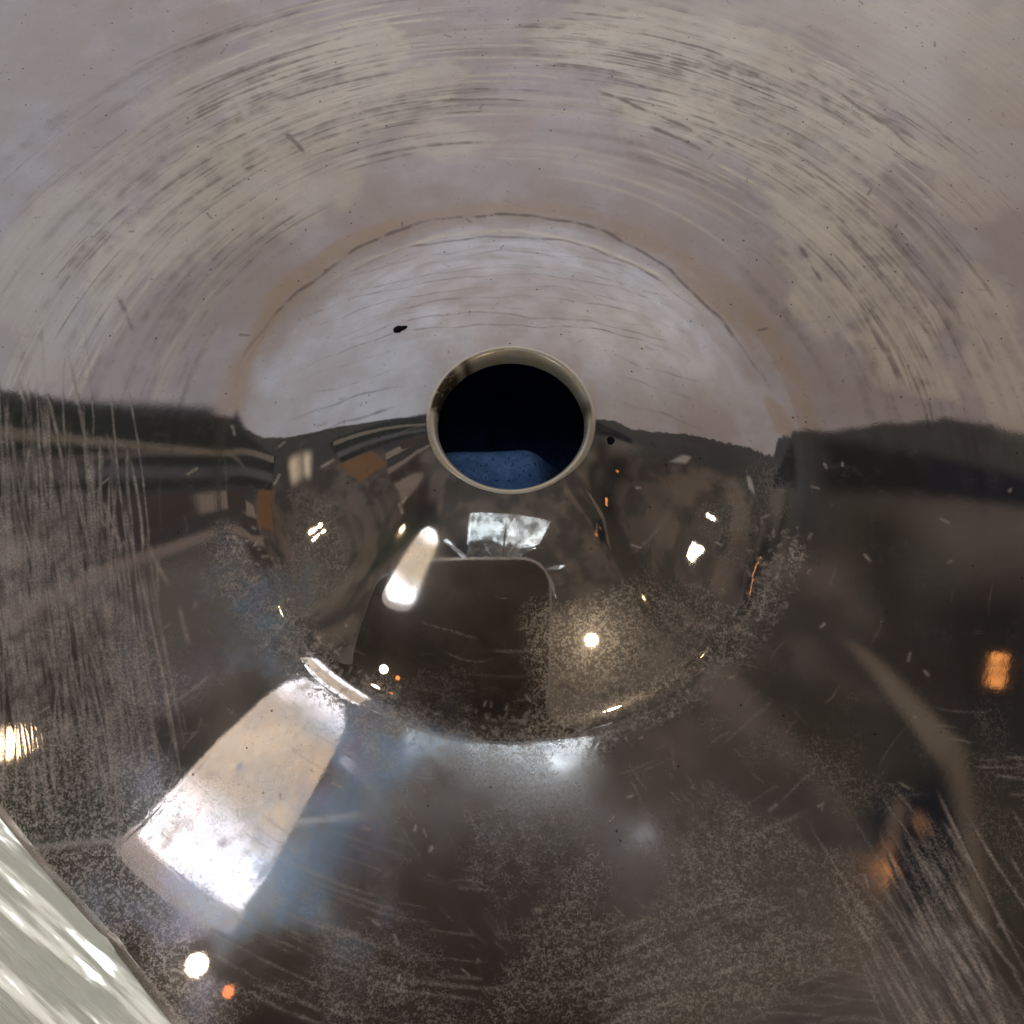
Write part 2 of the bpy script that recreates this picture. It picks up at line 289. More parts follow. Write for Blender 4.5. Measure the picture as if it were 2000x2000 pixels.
# warm rubbed patches on the flange
for poly, v in (([(-2.533, 1.179), (-2.105, 2.159), (-1.437, 2.911), (-0.7988, 3.318), (-0.6809, 2.921), (-1.381, 2.276), (-1.883, 1.654), (-2.335, 0.8786)], .85),
                ([(-1.927, 1.503), (-1.497, 2.155), (-0.7724, 2.783), (-0.3192, 2.818), (-0.3763, 2.498), (-0.9279, 2.124), (-1.344, 1.856), (-1.552, 1.439)], .75),
                ([(-1.683, 1.524), (-1.393, 1.699), (-0.9279, 2.124), (-0.4349, 2.322), (0.1924, 2.232), (-0.1185, 2.061), (-0.7983, 2.034), (-1.201, 1.61), (-1.548, 1.401)], .6),
                ([(0.0712, 3.152), (0.8451, 3.37), (1.688, 3.319), (2.287, 2.701), (2.722, 2.089), (2.19, 1.999), (1.528, 2.372), (0.6543, 2.826)], .8),
                ([(0.643, 2.549), (1.349, 2.537), (2.001, 2.025), (2.387, 1.167), (2.569, 0.3592), (2.05, 0.4546), (1.868, 0.9148), (1.605, 1.255), (1.597, 1.792), (1.253, 2.14), (0.7584, 2.288)], .9),
                ([(1.574, 1.555), (1.747, 1.452), (2.075, 0.6549), (1.841, 0.6729), (1.647, 1.077), (1.514, 1.25)], .8),
                ([(2.591, 1.481), (3.021, 1.22), (2.839, 0.1855), (2.589, 0.4911)], .7),
                ([(2.237, 3.572), (3.52, 3.727), (3.349, 2.909), (2.675, 3.02)], .6),
                ([(0.005, 3.455), (3.52, 3.727), (3.122, 1.764), (2.726, 1.725), (2.022, 3.247), (0.6681, 3.163)], .45),
                ([(-3.038, 1.37), (-2.757, 1.969), (-2.175, 2.69), (-1.463, 3.203), (-1.308, 2.951), (-1.963, 2.318), (-2.484, 1.472), (-2.733, 0.7025)], .45),
                ([(-2.792, 0.5057), (-2.818, 1.202), (-2.456, 1.701), (-2.304, 1.307), (-2.528, 0.553)], .35),
                ([(-2.093, -1.015), (-1.561, -0.311), (-1.319, -0.6065), (-1.8, -1.262)], .15)):
    area('tan', poly, v, .07, .22)
# dark scuffs that run round the flange
arcs('dull', (-1.424, 2.77), .28, .16, 70, (.3, 1.3), (.005, .014), .8, .06, 4)
arcs('dull', (-1.799, 2.009), .30, .12, 46, (.2, .8), (.006, .016), .7, .05, 4)
arcs('dull', (-0.7547, 2.419), .22, .14, 50, (.3, 1.2), (.005, .015), .8, .05, 4)
arcs('dull', (-2.048, 0.9977), .25, .22, 40, (.3, 1.2), (.005, .012), .6, .03, 3)
arcs('dull', (0.9839, 2.886), .22, .16, 60, (.15, .8), (.005, .015), .9, -.02, 4)
arcs('dull', (1.597, 2.42), .30, .14, 80, (.15, .7), (.005, .014), .8, -.04, 5)
arcs('dull', (2.342, 2.615), .22, .10, 70, (.12, .4), (.004, .009), .8, -.12, 4)
arcs('dull', (1.903, 1.734), .25, .14, 70, (.2, .9), (.006, .018), .75, -.02, 4)
arcs('dull', (2.294, 0.9454), .18, .12, 46, (.3, 1.0), (.006, .018), .7, 0, 4)
arcs('dull', (0.6016, 3.161), .15, .10, 18, (.2, .6), (.005, .009), .6, 0, 2)
arcs('tan', (-1.424, 2.77), .3, .2, 90, (.3, 1.4), (.005, .016), .9, .05, 4)
arcs('tan', (1.584, 2.289), .35, .2, 90, (.3, 1.4), (.005, .016), .9, -.03, 4)
arcs('tan', (-2.105, 1.441), .3, .25, 70, (.3, 1.4), (.005, .02), .7, .03, 4)
for pts in ([(0.4229, 2.68), (0.9534, 2.383), (1.313, 2.102)], [(0.8239, 2.334), (1.218, 2.096)], [(1.685, 1.448), (1.757, 1.266), (1.802, 1.123)], [(-2.278, 1.122), (-2.176, 0.9367), (-2.139, 0.8124)],
            [(-1.383, 2.297), (-1.239, 2.097)], [(1.844, 2.894), (2.262, 2.518), (2.51, 2.195)], [(0.5962, 3.015), (1.306, 2.809), (1.619, 2.645)]):
    wavy('dull', pts, .018, .85, .01, 5)
area('dull', [(-0.7447, 2.21), (-1.23, 1.972), (-0.9381, 2.295), (-0.5306, 2.359)], .35, .03, .1)
area('dull', [(1.609, 2.876), (1.823, 2.706), (1.742, 2.564), (1.562, 2.733)], .4, .04, .1)
area('dull', [(1.219, 2.53), (1.467, 2.412), (1.579, 2.246), (1.334, 2.36)], .35, .04, .12)
# near side: pale scratches, rubbed and speckled zones
lines('scratch', (-2.678, -0.01211), (-2.267, -1.378), .25, 420, (.25, 1.4), (.003, .010), .85, math.radians(104), .07)
lines('scratch', (-2.438, -0.2675), (-1.979, -1.335), .20, 120, (.15, .7), (.004, .012), .7, math.radians(108), .12)
lines('scratch', (-2.127, -1.2), (-1.777, -1.518), .16, 60, (.1, .5), (.004, .010), .4, math.radians(60), .6)
lines('scratch', (1.795, -2.592), (2.361, -2.451), .12, 46, (.4, 1.3), (.004, .010), .9, math.radians(-63), .06)
lines('scratch', (1.876, -2.794), (2.329, -2.726), .10, 10, (.4, 1.0), (.010, .018), 1.0, math.radians(-62), .04)
lines('scratch', (1.715, -2.364), (2.478, -2.12), .15, 22, (.2, .8), (.004, .010), .5, math.radians(-60), .08)
lines('scratch', (2.203, -1.328), (2.524, -1.753), .08, 12, (.1, .35), (.004, .007), .45, math.radians(-4), .05)
lines('scratch', (1.151, -2.729), (1.696, -2.593), .15, 40, (.2, .9), (.004, .010), .35, math.radians(5), .15)
lines('scratch', (0.5527, -2.708), (1.091, -2.482), .15, 70, (.1, .5), (.005, .012), .4, math.radians(18), .12)
lines('scratch', (0.7204, -1.949), (1.109, -2.135), .25, 120, (.04, .2), (.004, .008), .25, math.radians(-55), .25)
lines('scratch', (-0.2404, -2.022), (0.4835, -2.596), .3, 90, (.04, .25), (.005, .010), .2, math.radians(-48), .25)
arcs('scratch', (-1.051, -2.595), .35, .2, 90, (.1, .6), (.004, .010), .3)
arcs('scratch', (0.005, -1.904), .5, .6, 160, (.05, .4), (.003, .007), .25)
wavy('scratch', [(1.436, -2.817), (1.681, -2.783), (1.788, -2.816)], .015, .5, .01, 8)
for poly, v in (([(-2.413, -1.503), (-1.894, -1.388), (-1.676, -1.793), (-1.889, -1.984), (-1.41, -2.32), (-1.475, -2.795), (-1.955, -2.362), (-2.354, -1.977)], .75),
                ([(-2.564, -1.576), (-2.22, -1.784), (-1.391, -2.594), (-1.377, -2.817), (-1.668, -2.817), (-2.524, -1.877)], .9),
                ([(-2.096, -0.9881), (-1.694, -1.264), (-1.688, -1.645), (-2.084, -1.587)], .6),
                ([(0.6255, -1.806), (1.211, -1.653), (1.644, -1.988), (1.703, -2.502), (1.194, -2.817), (0.598, -2.796), (0.4936, -2.139)], .8),
                ([(1.071, -1.406), (1.593, -1.344), (2.152, -1.785), (1.612, -2.083), (1.202, -1.8)], .45),
                ([(-1.367, -2.594), (-0.7172, -2.483), (-0.232, -2.796), (-1.425, -2.817)], .55),
                ([(0.005, -2.416), (0.6122, -2.278), (0.6212, -2.818), (-0.2317, -2.818)], .6),
                ([(-1.521, -0.4566), (-1.134, -1.017), (-0.7032, -1.411), (-0.0954, -1.515), (0.6356, -1.462), (1.084, -1.149), (1.132, -1.226), (0.6319, -1.586), (-0.1448, -1.638), (-0.7505, -1.51), (-1.233, -1.12)], .5),
                ([(0.1543, -0.9782), (0.5065, -0.8937), (1.152, -0.8347), (1.138, -1.122), (0.7133, -1.411), (0.2061, -1.467), (0.1297, -1.204)], .85),
                ([(-1.169, -0.2443), (-0.8775, -0.3667), (-0.8125, -0.7367), (-1.036, -0.7199)], .45),
                ([(-1.315, -0.6616), (-1.148, -0.7029), (-0.7052, -1.22), (-0.7805, -1.385), (-1.131, -1.07)], .45),
                ([(0.9999, -0.3922), (1.356, -0.2095), (1.368, -0.8233), (1.087, -1.097)], .3)):
    area('haze', poly, v, .12, .3)
M['haze'] = np.maximum(M['haze'], .30*sm(F2, .45, .7)*sm(-GY, .8, 1.6))
M['haze'] = np.maximum(M['haze'], .10*sm(F3, .5, .8))
area('dull', [(-2.872, 0.4457), (-2.573, 0.4572), (-2.498, 0.3544), (-2.653, 0.2048), (-2.807, 0.05783)], .5, .05, .3)
# foot of the dome on the near side: rubbed and gritty
for k in range(60):
    a = random.uniform(200, 340); r = random.uniform(1.44, 1.62); L = random.uniform(3, 9)
    stroke('haze', [(r*math.cos(math.radians(a+s)), r*math.sin(math.radians(a+s))) for s in np.linspace(-L, L, 7)], random.uniform(.03, .07), random.uniform(.5, 1), True, .6)
for k in range(500):
    a = math.radians(random.uniform(195, 345)); r = random.gauss(1.50, .07); L = random.uniform(.005, .03); g = random.uniform(0, 3.14)
    stroke('scratch', [(r*math.cos(a), r*math.sin(a)), (r*math.cos(a)+L*math.cos(g), r*math.sin(a)+L*math.sin(g))], random.uniform(.004, .009), random.uniform(.3, .7), False, .2)
area('soft', [(-0.5946, -1.66), (0.6297, -1.66), (1.277, -1.402), (1.617, -1.696), (1.715, -2.364), (1.484, -2.817), (-1.04, -2.818), (-0.9157, -2.369)], 1.0, .2, .3)
area('soft', [(-0.5768, -0.5726), (-0.3716, -0.5672), (-0.2948, -0.717), (-0.3948, -0.9236), (-0.573, -0.9583), (-0.6516, -0.7858)], .4, .06, .05)
area('film', [(-1.505, -0.654), (-1.139, -0.8879), (-0.7032, -1.411), (-0.3966, -1.538), (-0.5091, -2.092), (-0.9177, -2.323), (-1.338, -2.662), (-1.704, -2.364), (-0.9975, -1.656), (-1.494, -1.139)], 1.0, .25, .4)
area('film', [(-2.128, -0.7131), (-1.542, -0.5408), (-1.134, -1.017), (-1.766, -1.644), (-1.974, -1.64)], .5, .25, .4)
# broad smears that run round the far side
arcs('dull', (-1.813, 2.135), .45, .35, 70, (.5, 2.2), (.02, .05), .42, .03, 3)
arcs('dull', (1.584, 2.289), .45, .35, 70, (.4, 1.8), (.02, .05), .44, -.03, 3)
arcs('dull', (0.005, 2.722), .4, .5, 60, (.4, 1.8), (.015, .04), .34, 0, 3)
arcs('dull', (-2.03, 0.8565), .30, .15, 40, (.3, 1.2), (.02, .05), .48, 0, 3)
arcs('dull', (2.037, 0.8224), .30, .2, 50, (.3, 1.2), (.02, .05), .48, 0, 3)
arcs('tan', (0.005, 2.958), .5, .6, 120, (.3, 1.6), (.008, .03), .55, 0, 3)
arcs('dull', (-1.586, 2.42), .40, .25, 160, (.1, .9), (.003, .007), .6, .04, 5)
arcs('dull', (1.768, 2.217), .45, .25, 220, (.08, .7), (.003, .007), .6, -.05, 6)
area('dull', [(-2.457, 0.6819), (-1.678, 0.902), (-1.601, 0.4267), (-2.573, 0.4572)], .22, .2, .3)
area('dull', [(1.444, 0.818), (2.589, 0.4911), (2.798, 0.1197), (1.676, 0.208)], .25, .2, .3)
area('dull', [(-0.2445, -1.662), (0.606, -1.611), (0.55, -2.818), (-0.3265, -2.818)], .18, .2, .4)
# scattered nicks everywhere
for _ in range(260):
    a = random.uniform(0, 2*math.pi); r = math.sqrt(random.uniform(.3, 19)); L = random.uniform(.01, .06); g = random.uniform(0, 3.14)
    x, y = r*math.cos(a), r*math.sin(a)
    stroke('dull' if y > .3 else 'scratch', [(x, y), (x+L*math.cos(g), y+L*math.sin(g))], random.uniform(.004, .010), random.uniform(.4, .9), False, .2)

# ------------------------------------------------------------------ the disc
CAP_FAR, DOME_FAR, CAP_NEAR, DOME_NEAR, R_FOOT, SL0, SL1 = 1.99, 1.09, 2.4649, 1.4, 1.57, 0.11, 0.17
RR = np.linspace(0, 8, 8001)
def profile(cap, end):
    """height over the radius: a spherical cap, a hollow foot, then the gently falling flange"""
    s1 = end/math.sqrt(cap**2-end**2); k0 = cap**2/(cap**2-end**2)**1.5*(R_FOOT-end)*-.3
    t = np.clip((RR-end)/(R_FOOT-end), 0, 1)
    sl = np.where(RR < end, RR/np.sqrt(np.maximum(cap**2-RR**2, .1)), (2*t**3-3*t**2+1)*s1+(t**3-2*t**2+t)*k0+(-2*t**3+3*t**2)*SL0)
    sl = np.where(RR >= R_FOOT, SL0+(SL1-SL0)*np.clip((RR-R_FOOT)/3, 0, 2), sl)
    z = -np.r_[0, np.cumsum((sl[1:]+sl[:-1])/2*(RR[1]-RR[0]))]
    return z-np.interp(R_FOOT, RR, z)
Z_FAR = profile(CAP_FAR, DOME_FAR); Z_NEAR = profile(CAP_NEAR, DOME_NEAR)
def zxy(x, y):                                    # the foot is tighter on the near side
    r = np.hypot(x, y); k = np.clip((-y/np.maximum(r, 1e-6)-.45)/.40, 0, 1); k = k*k*(3-2*k)
    return np.interp(r, RR, Z_FAR)*(1-k)+np.interp(r, RR, Z_NEAR)*k
def zof(r): return np.interp(r, RR, Z_FAR)
DENT = fbm(1.3, 2, 11)-.5
def sample(ch, x, y):
    fx = np.clip((x+EXT)/(2*EXT)*N-.5, 0, N-1.01); fy = np.clip((y+EXT)/(2*EXT)*N-.5, 0, N-1.01)
    ix = fx.astype(int); iy = fy.astype(int); tx = fx-ix; ty = fy-iy; a = ch
    return (a[iy, ix]*(1-tx)+a[iy, ix+1]*tx)*(1-ty)+(a[iy+1, ix]*(1-tx)+a[iy+1, ix+1]*tx)*ty
def ring(name, radii, nth, material, parent, extra=None):
    """surface of revolution over the radii, carrying the wear map as point attributes"""
    radii = np.asarray(radii); th = np.arange(nth)/nth*2*math.pi
    X = (radii[:, None]*np.cos(th)).ravel(); Y = (radii[:, None]*np.sin(th)).ravel()
    Z = zxy(X, Y)
    w8 = np.clip((radii-R_FOOT-.1)/.8, 0, 1)*.002
    Z = Z+np.repeat(w8, nth)*sample(DENT, X, Y)
    if extra:                               # further rows: (radius, z) pairs, e.g. the turned under edge
        for r_, z_ in extra:
            X = np.r_[X, r_*np.cos(th)]; Y = np.r_[Y, r_*np.sin(th)]; Z = np.r_[Z, np.full(nth, z_)]
    rows = len(X)//nth
    i = np.arange(rows-1)[:, None]*nth; j = np.arange(nth)[None, :]; j2 = (j+1) % nth
    F = np.stack([i+j, i+nth+j, i+nth+j2, i+j2], -1).reshape(-1, 4)
    me = bpy.data.meshes.new(name); me.vertices.add(len(X)); me.loops.add(F.size); me.polygons.add(len(F))
    me.vertices.foreach_set('co', np.stack([X, Y, Z], -1).astype(np.float32).ravel())
    me.loops.foreach_set('vertex_index', F.astype(np.int32).ravel())
    me.polygons.foreach_set('loop_start', np.arange(0, F.size, 4, dtype=np.int32))
    me.polygons.foreach_set('use_smooth', np.ones(len(F), bool))
    me.update(calc_edges=True)
    for ch in M:
        at = me.attributes.new(ch, 'FLOAT', 'POINT'); at.data.foreach_set('value', sample(M[ch], X, Y).astype(np.float32))
    me.materials.append(material)
    o = bpy.data.objects.new(name, me); S.collection.objects.link(o); o.parent = parent
    return o

def metal(name, rough, base, haze0):
    m, t, p = mat(name)
    att = {}
    for ch in M:
        a = t.new('ShaderNodeAttribute', attribute_name=ch); att[ch] = a.outputs['Fac']
    P = t.new('ShaderNodeTexCoord').outputs['Object']; x, y, z = t.sep(P)
    r = t.math('SQRT', t.math('ADD', t.math('MULTIPLY', x, x), t.math('MULTIPLY', y, y)))
    ux = t.math('DIVIDE', x, r); uy = t.math('DIVIDE', y, r)
    polar = t.comb(t.math('MULTIPLY', ux, 3.0), t.math('MULTIPLY', uy, 3.0), t.math('MULTIPLY', r, 34.0))
    brush = t.noise(polar, 1.0, 4, .65)                   # fine turning marks round the axis
    fine = t.noise(P, 38, 3, .7); mid = t.noise(P, 5, 4, .6); grit = t.noise(P, 85, 2, .8); big = t.noise(P, 1.6, 4, .6)
    # colour of the metal and its tarnish
    c = t.mix(t.step(mid, .35, .65), base, tuple(v*.9 for v in base))
    c = t.mix(t.step(big, .38, .60, 0, .85), c, (.54, .455, .415))
    c = t.mix(t.math('MULTIPLY', att['tan'], t.step(mid, .3, .6, .6, .95)), c, (.80, .72, .57))
    c = t.mix(t.math('MULTIPLY', att['tan'], t.step(brush, .4, .65, 0, .35)), c, (.86, .80, .68))
    c = t.mix(t.math('MULTIPLY', att['rust'], .62), c, (.55, .40, .24))
    c = t.mix(t.step(att['dull'], 0, 1, 0, .8), c, (.22, .18, .17))
    pits = t.math('MULTIPLY', t.step(fine, .665, .70), .6)
    c = t.mix(pits, c, (.12, .10, .10))
    vo = t.new('ShaderNodeTexVoronoi'); vo.inputs['Scale'].default_value = 11; t.put(vo.inputs['Vector'], P)
    dot = t.math('MULTIPLY', t.step(vo.outputs['Distance'], .085, .05), t.step(t.sep(vo.outputs['Color'])[0], .5, .52))
    c = t.mix(t.math('MULTIPLY', dot, .85), c, (.04, .035, .045))
    p.inputs['Metallic'].default_value = 1.0
    t.put(p.inputs['Base Color'], c)
    ro = t.math('ADD', rough, t.math('MULTIPLY', att['tan'], .015))
    ro = t.math('ADD', ro, t.math('MULTIPLY', t.step(mid, .45, .7), .008))
    ro = t.math('ADD', ro, t.math('MULTIPLY', att['haze'], .012))
    ro = t.math('ADD', ro, t.math('MULTIPLY', att['soft'], t.math('MULTIPLY_ADD', mid, .16, .06)))
    t.put(p.inputs['Roughness'], ro)
    bump = t.new('ShaderNodeBump'); bump.inputs['Strength'].default_value = .022; bump.inputs['Distance'].default_value = .004
    h = t.math('ADD', t.math('MULTIPLY', brush, .6), t.math('MULTIPLY', fine, .5)); h = t.math('SUBTRACT', h, t.math('MULTIPLY', att['scratch'], 2.0))
    t.put(bump.inputs['Height'], h); t.put(p.inputs['Normal'], bump.outputs[0])
    # a broad second lobe: rubbed metal that scatters a lamp into a halo
    q = t.new('ShaderNodeBsdfPrincipled'); q.inputs['Metallic'].default_value = 1.0
    blue = t.mix(t.step(mid, .40, .60), (.42, .57, .78), (.54, .60, .66)); blue = t.mix(t.step(big, .5, .62, 0, .6), blue, (.50, .42, .70))
    film = t.mix(att['film'], (.60, .55, .50), blue)
    t.put(q.inputs['Base Color'], film); q.inputs['Roughness'].default_value = .31
    speck = t.step(t.math('ADD', t.math('MULTIPLY', grit, .55), t.math('MULTIPLY', fine, .45)), .47, .59)
    hz = t.math('ADD', t.math('MULTIPLY', att['haze'], t.math('MULTIPLY_ADD', speck, .75, .1)), t.math('MULTIPLY_ADD', att['film'], .52, haze0))
    ms = t.new('ShaderNodeMixShader'); t.put(ms.inputs[0], t.math('MINIMUM', hz, .85)); t.l.new(p.outputs[0], ms.inputs[1]); t.l.new(q.outputs[0], ms.inputs[2])
    # grooves: torn metal, dull and light scattering
    g = t.new('ShaderNodeBsdfDiffuse'); t.put(g.inputs[0], (.82, .73, .66)); g.inputs[1].default_value = .6
    k = t.math('MULTIPLY', att['scratch'], t.math('MULTIPLY_ADD', t.step(grit, .35, .6), .5, .5))
    k = t.math('ADD', k, t.math('MULTIPLY', t.math('MULTIPLY', att['haze'], t.math('MULTIPLY', speck, t.step(mid, .32, .58, .25, 1))), .56))
    k = t.math('MINIMUM', k, .9)
    m2 = t.new('ShaderNodeMixShader'); t.put(m2.inputs[0], k); t.l.new(ms.outputs[0], m2.inputs[1]); t.l.new(g.outputs[0], m2.inputs[2])
    t.l.new(m2.outputs[0], t.n['Material Output'].inputs[0])
    return m
m_flange = metal('worn_metal', .03, (.62, .562, .552), .06)
m_dome = metal('polished_metal', .022, (.68, .655, .655), .08)

root = bpy.data.objects.new('domed_metal_disc', None); S.collection.objects.link(root)
tag(root, 'scratched and stained shiny metal disc with a raised dome and round centre hole', 'metal disc')
rad = np.r_[np.arange(R_FOOT, 3.2, .0058), np.arange(3.2, 4.6, .009), 4.7, 5.0, 5.5, 5.9]
ring('flange', rad, 2300, m_flange, root, extra=[(5.93, float(zof(5.9))-.03), (5.9, float(zof(5.9))-.06), (4.8, float(zof(4.8))-.08), (1.45, -.08)])
HI = .384
ring('dome', np.arange(HI+.031, R_FOOT-.003, .0048).tolist()+[R_FOOT], 1600, m_dome, root)
# rolled edge of the hole
def torus_rows():
    rows = []; z0 = float(zof(HI+.045))
    rows.append((HI+.046, float(zof(HI+.052))-.004))
    for a in np.linspace(math.radians(60), math.radians(-150), 14):
        rows.append((HI-.006+.030+.030*math.cos(a)*1.0-.004, z0-.014+.026*math.sin(a)))
    rows = rows[:1]+[(r, z) for r, z in rows[1:]]
    rows = [(HI+.046, float(zof(HI+.052))-.003), (HI+.038, z0+.008), (HI+.025, z0+.015), (HI+.010, z0+.012), (HI-.004, z0-.006),
            (HI-.010, z0-.030), (HI-.012, z0-.07), (HI-.012, z0-.10), (HI+.02, z0-.11)]
    return rows
m_rim, t, p = mat('rim_metal')
P = t.new('ShaderNodeTexCoord').outputs['Object']
c = t.mix(t.step(t.noise(P, 9, 3), .4, .62), (.90, .79, .60), (.82, .78, .66))
c = t.mix(t.step(t.noise(P, 22, 4, .7), .58, .72, 0, .4), c, (.35, .29, .22))
dk = t.new('ShaderNodeAttribute', attribute_name='grime').outputs['Fac']
c = t.mix(t.math('MULTIPLY', dk, t.step(t.noise(P, 30, 3, .7), .25, .45)), c, (.12, .085, .06))
t.put(p.inputs['Base Color'], c); p.inputs['Metallic'].default_value = .4; p.inputs['Roughness'].default_value = .27
def lathe(rows, nth):
    v = [(r*math.cos(a), r*math.sin(a), z) for r, z in rows for a in np.arange(nth)/nth*2*math.pi]
    f = [(i*nth+j, (i+1)*nth+j, (i+1)*nth+(j+1) % nth, i*nth+(j+1) % nth) for i in range(len(rows)-1) for j in range(nth)]
    return v, [tuple(reversed(q)) for q in f]
# smooth the profile
pr = np.array(torus_rows()); u = np.linspace(0, len(pr)-1, 40)
pr = np.stack([np.interp(u, range(len(pr)), pr[:, 0]), np.interp(u, range(len(pr)), pr[:, 1])], 1)
for _ in range(6): pr[1:-1] = (pr[:-2]+2*pr[1:-1]+pr[2:])/4
v, f = lathe(pr, 256)
rim = obj('hole_rim', v, f, m_rim, root)
ang = np.degrees(np.arctan2([a[1] for a in v], [a[0] for a in v])) % 360
rad_ = np.hypot([a[0] for a in v], [a[1] for a in v])
gr = sm(ang, 118, 128)*(1-sm(ang, 170, 176))*(1-.9*np.exp(-((ang-133)/4)**2))+.8*np.exp(-((ang-8)/9)**2)+.35*np.exp(-((ang-350)/14)**2)
gr = gr*sm(rad_, HI+.034, HI+.018)
at = rim.data.attributes.new('grime', 'FLOAT', 'POINT'); at.data.foreach_set('value', gr.astype(np.float32))

# ------------------------------------------------------------------ cloth under the hole
m_cloth, t, p = mat('blue_cloth')
P = t.new('ShaderNodeTexCoord').outputs['Object']
c = t.mix(t.step(t.noise(P, 14, 4, .7), .35, .7), (.08, .17, .40), (.13, .26, .55))
c = t.mix(t.step(t.noise(P, 60, 2, .7), .60, .66, 0, .8), c, (.01, .015, .04))
t.put(p.inputs['Base Color'], c); p.inputs['Roughness'].default_value = .95; p.inputs['Specular IOR Level'].default_value = .1
b = t.new('ShaderNodeBump'); b.inputs['Strength'].default_value = .6; b.inputs['Distance'].default_value = .02
t.put(b.inputs['Height'], t.noise(P, 45, 3, .6)); t.put(p.inputs['Normal'], b.outputs[0])
n = 160; vs = []; fs = []
for i in range(n+1):
    for j in range(n+1):
        x = (j/n*2-1); y = (i/n*2-1); x = 7*x*abs(x)**1.3; y = 7*y*abs(y)**1.3
        r = math.hypot(x, y); k = min(max((r-1.1)/.5, 0), 1); k = k*k*(3-2*k)
        z = -1.3+1.60*math.exp(-((x+.10)**4/.6**4+max(0, y+.13)**2/.32**2+max(0, -y-.42)**4/.30**4))+.02*math.sin(9*x+4*y)-.09*min(max((x+.3*y-.08)/.10, 0), 1)
        z = z*(1-k)+(float(zxy(x, y))-.16-.03*math.sin(2.3*x-1.7*y+1)-max(0, r-5.7)*.6)*k  # unseen outer cloth hugs the disc's underside, shaped to shut out light
        vs.append((x, y, z))
for i in range(n):
    for j in range(n): fs.append((i*(n+1)+j, i*(n+1)+j+1, (i+1)*(n+1)+j+1, (i+1)*(n+1)+j))
cloth = obj('cloth', vs, fs, m_cloth)
tag(cloth, 'dark blue cloth seen through the centre hole of the metal disc', 'cloth')

# ------------------------------------------------------------------ specks of dirt
m_speck, t, p = mat('black_dirt'); p.inputs['Base Color'].default_value = (.012, .010, .016, 1); p.inputs['Roughness'].default_value = .8
p.inputs['Specular IOR Level'].default_value = .1
def speck(at, lobes, label):
    bm_v = []; fs = []; nr, na = 7, 40
    cx, cy = at
    for i in range(nr+1):
        for j in range(na):
            a = j/na*2*math.pi; u = i/nr
            rad = max([max(0, lx*math.cos(a)+ly*math.sin(a))+math.sqrt(max(lr**2-(lx*math.sin(a)-ly*math.cos(a))**2, 0)) if lx or ly else lr for lx, ly, lr in lobes])
            rad *= 1+.05*math.sin(5*a+1)+.04*math.sin(9*a)
            x = cx+rad*u*math.cos(a); y = cy+rad*u*math.sin(a)
            bm_v.append((x, y, float(zxy(x, y))+.0012+.010*math.sqrt(max(0, 1-u**2))))
    for i in range(nr):
        for j in range(na): fs.append((i*na+j, i*na+(j+1) % na, (i+1)*na+(j+1) % na, (i+1)*na+j))
    o = obj('dirt_speck', bm_v, fs, m_speck); tag(o, label, 'speck', 'black specks of dirt on the dome')
speck((-0.6042, 0.6174), [(0, 0, .026), (.036, .006, .013)], 'larger two-lobed black speck on the dome, up and left of the hole')
speck((0.5014, -0.1061), [(0, 0, .020), (-.004, -.014, .012)], 'small black speck just below the pale reflection, right of the hole')

# ------------------------------------------------------------------ clear plastic tube at the corner
def tube_frame(a, b):
    a = np.array(a); b = np.array(b); e = b-a; L = np.linalg.norm(e); e /= L
    s = np.cross(e, (0, 0, 1)); s /= np.linalg.norm(s); n_ = np.cross(s, e)
    return a, e, s, n_, L
def tube(name, a, b, prof, m, parent=None, na=128, wob=0.0, flat=1.0):
    """lathe along a-b; prof = (position 0..1, radius)"""
    a, e, s, n_, L = tube_frame(a, b); vs = []
    for u, r in prof:
        for j in range(na):
            g = j/na*2*math.pi; rr = r*(1+wob*math.sin(3*g+u*7)+wob*.6*math.sin(7*g-u*11))
            vs.append(a+e*u*L+(s*math.cos(g)+n_*math.sin(g)*flat)*rr)
    k = len(prof)
    fs = [(i*na+j, i*na+(j+1) % na, (i+1)*na+(j+1) % na, (i+1)*na+j) for i in range(k-1) for j in range(na)]
    return obj(name, vs, fs, m, parent)
m_clear, t, p = mat('cloudy_plastic')
P = t.new('ShaderNodeTexCoord').outputs['Object']
A = np.array((-2.99, -1.379, -0.13)); B = np.array((-1.191, -3.193, -0.13))
e = (B-A)/np.linalg.norm(B-A); perp = np.array((e[1], -e[0], 0)); perp = perp if perp[0] < 0 else -perp
along = t.dot(P, tuple(map(float, e))); across = t.dot(P, tuple(map(float, perp)))
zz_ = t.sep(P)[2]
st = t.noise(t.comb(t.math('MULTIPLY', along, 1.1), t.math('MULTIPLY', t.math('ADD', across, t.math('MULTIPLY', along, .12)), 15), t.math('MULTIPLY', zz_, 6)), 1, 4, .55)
c = t.mix(t.step(st, .40, .62), (.60, .58, .50), (.86, .84, .76))
c = t.mix(t.step(t.noise(P, 5, 3), .5, .7, 0, .5), c, (.50, .50, .45))
t.put(p.inputs['Base Color'], c)
painted_glow = t.mix(t.step(st, .46, .60), (.20, .20, .165), (.60, .58, .50)); painted_glow = t.mix(t.step(t.math('MULTIPLY', st, t.math('MULTIPLY_ADD', t.noise(P, 3.5, 3), 1.2, .4)), .60, .68), painted_glow, (1.6, 1.65, 1.5))  # highlight streaks of the plastic put in as emission
painted_glow = t.mix(t.step(zz_, -.20, -.08), (.01, .01, .01), painted_glow)  # painted glow kept to the upper side, as if lit from above
t.put(p.inputs['Emission Color'], painted_glow); p.inputs['Emission Strength'].default_value = .85
p.inputs['Transmission Weight'].default_value = .12; p.inputs['Roughness'].default_value = .16; p.inputs['IOR'].default_value = 1.5
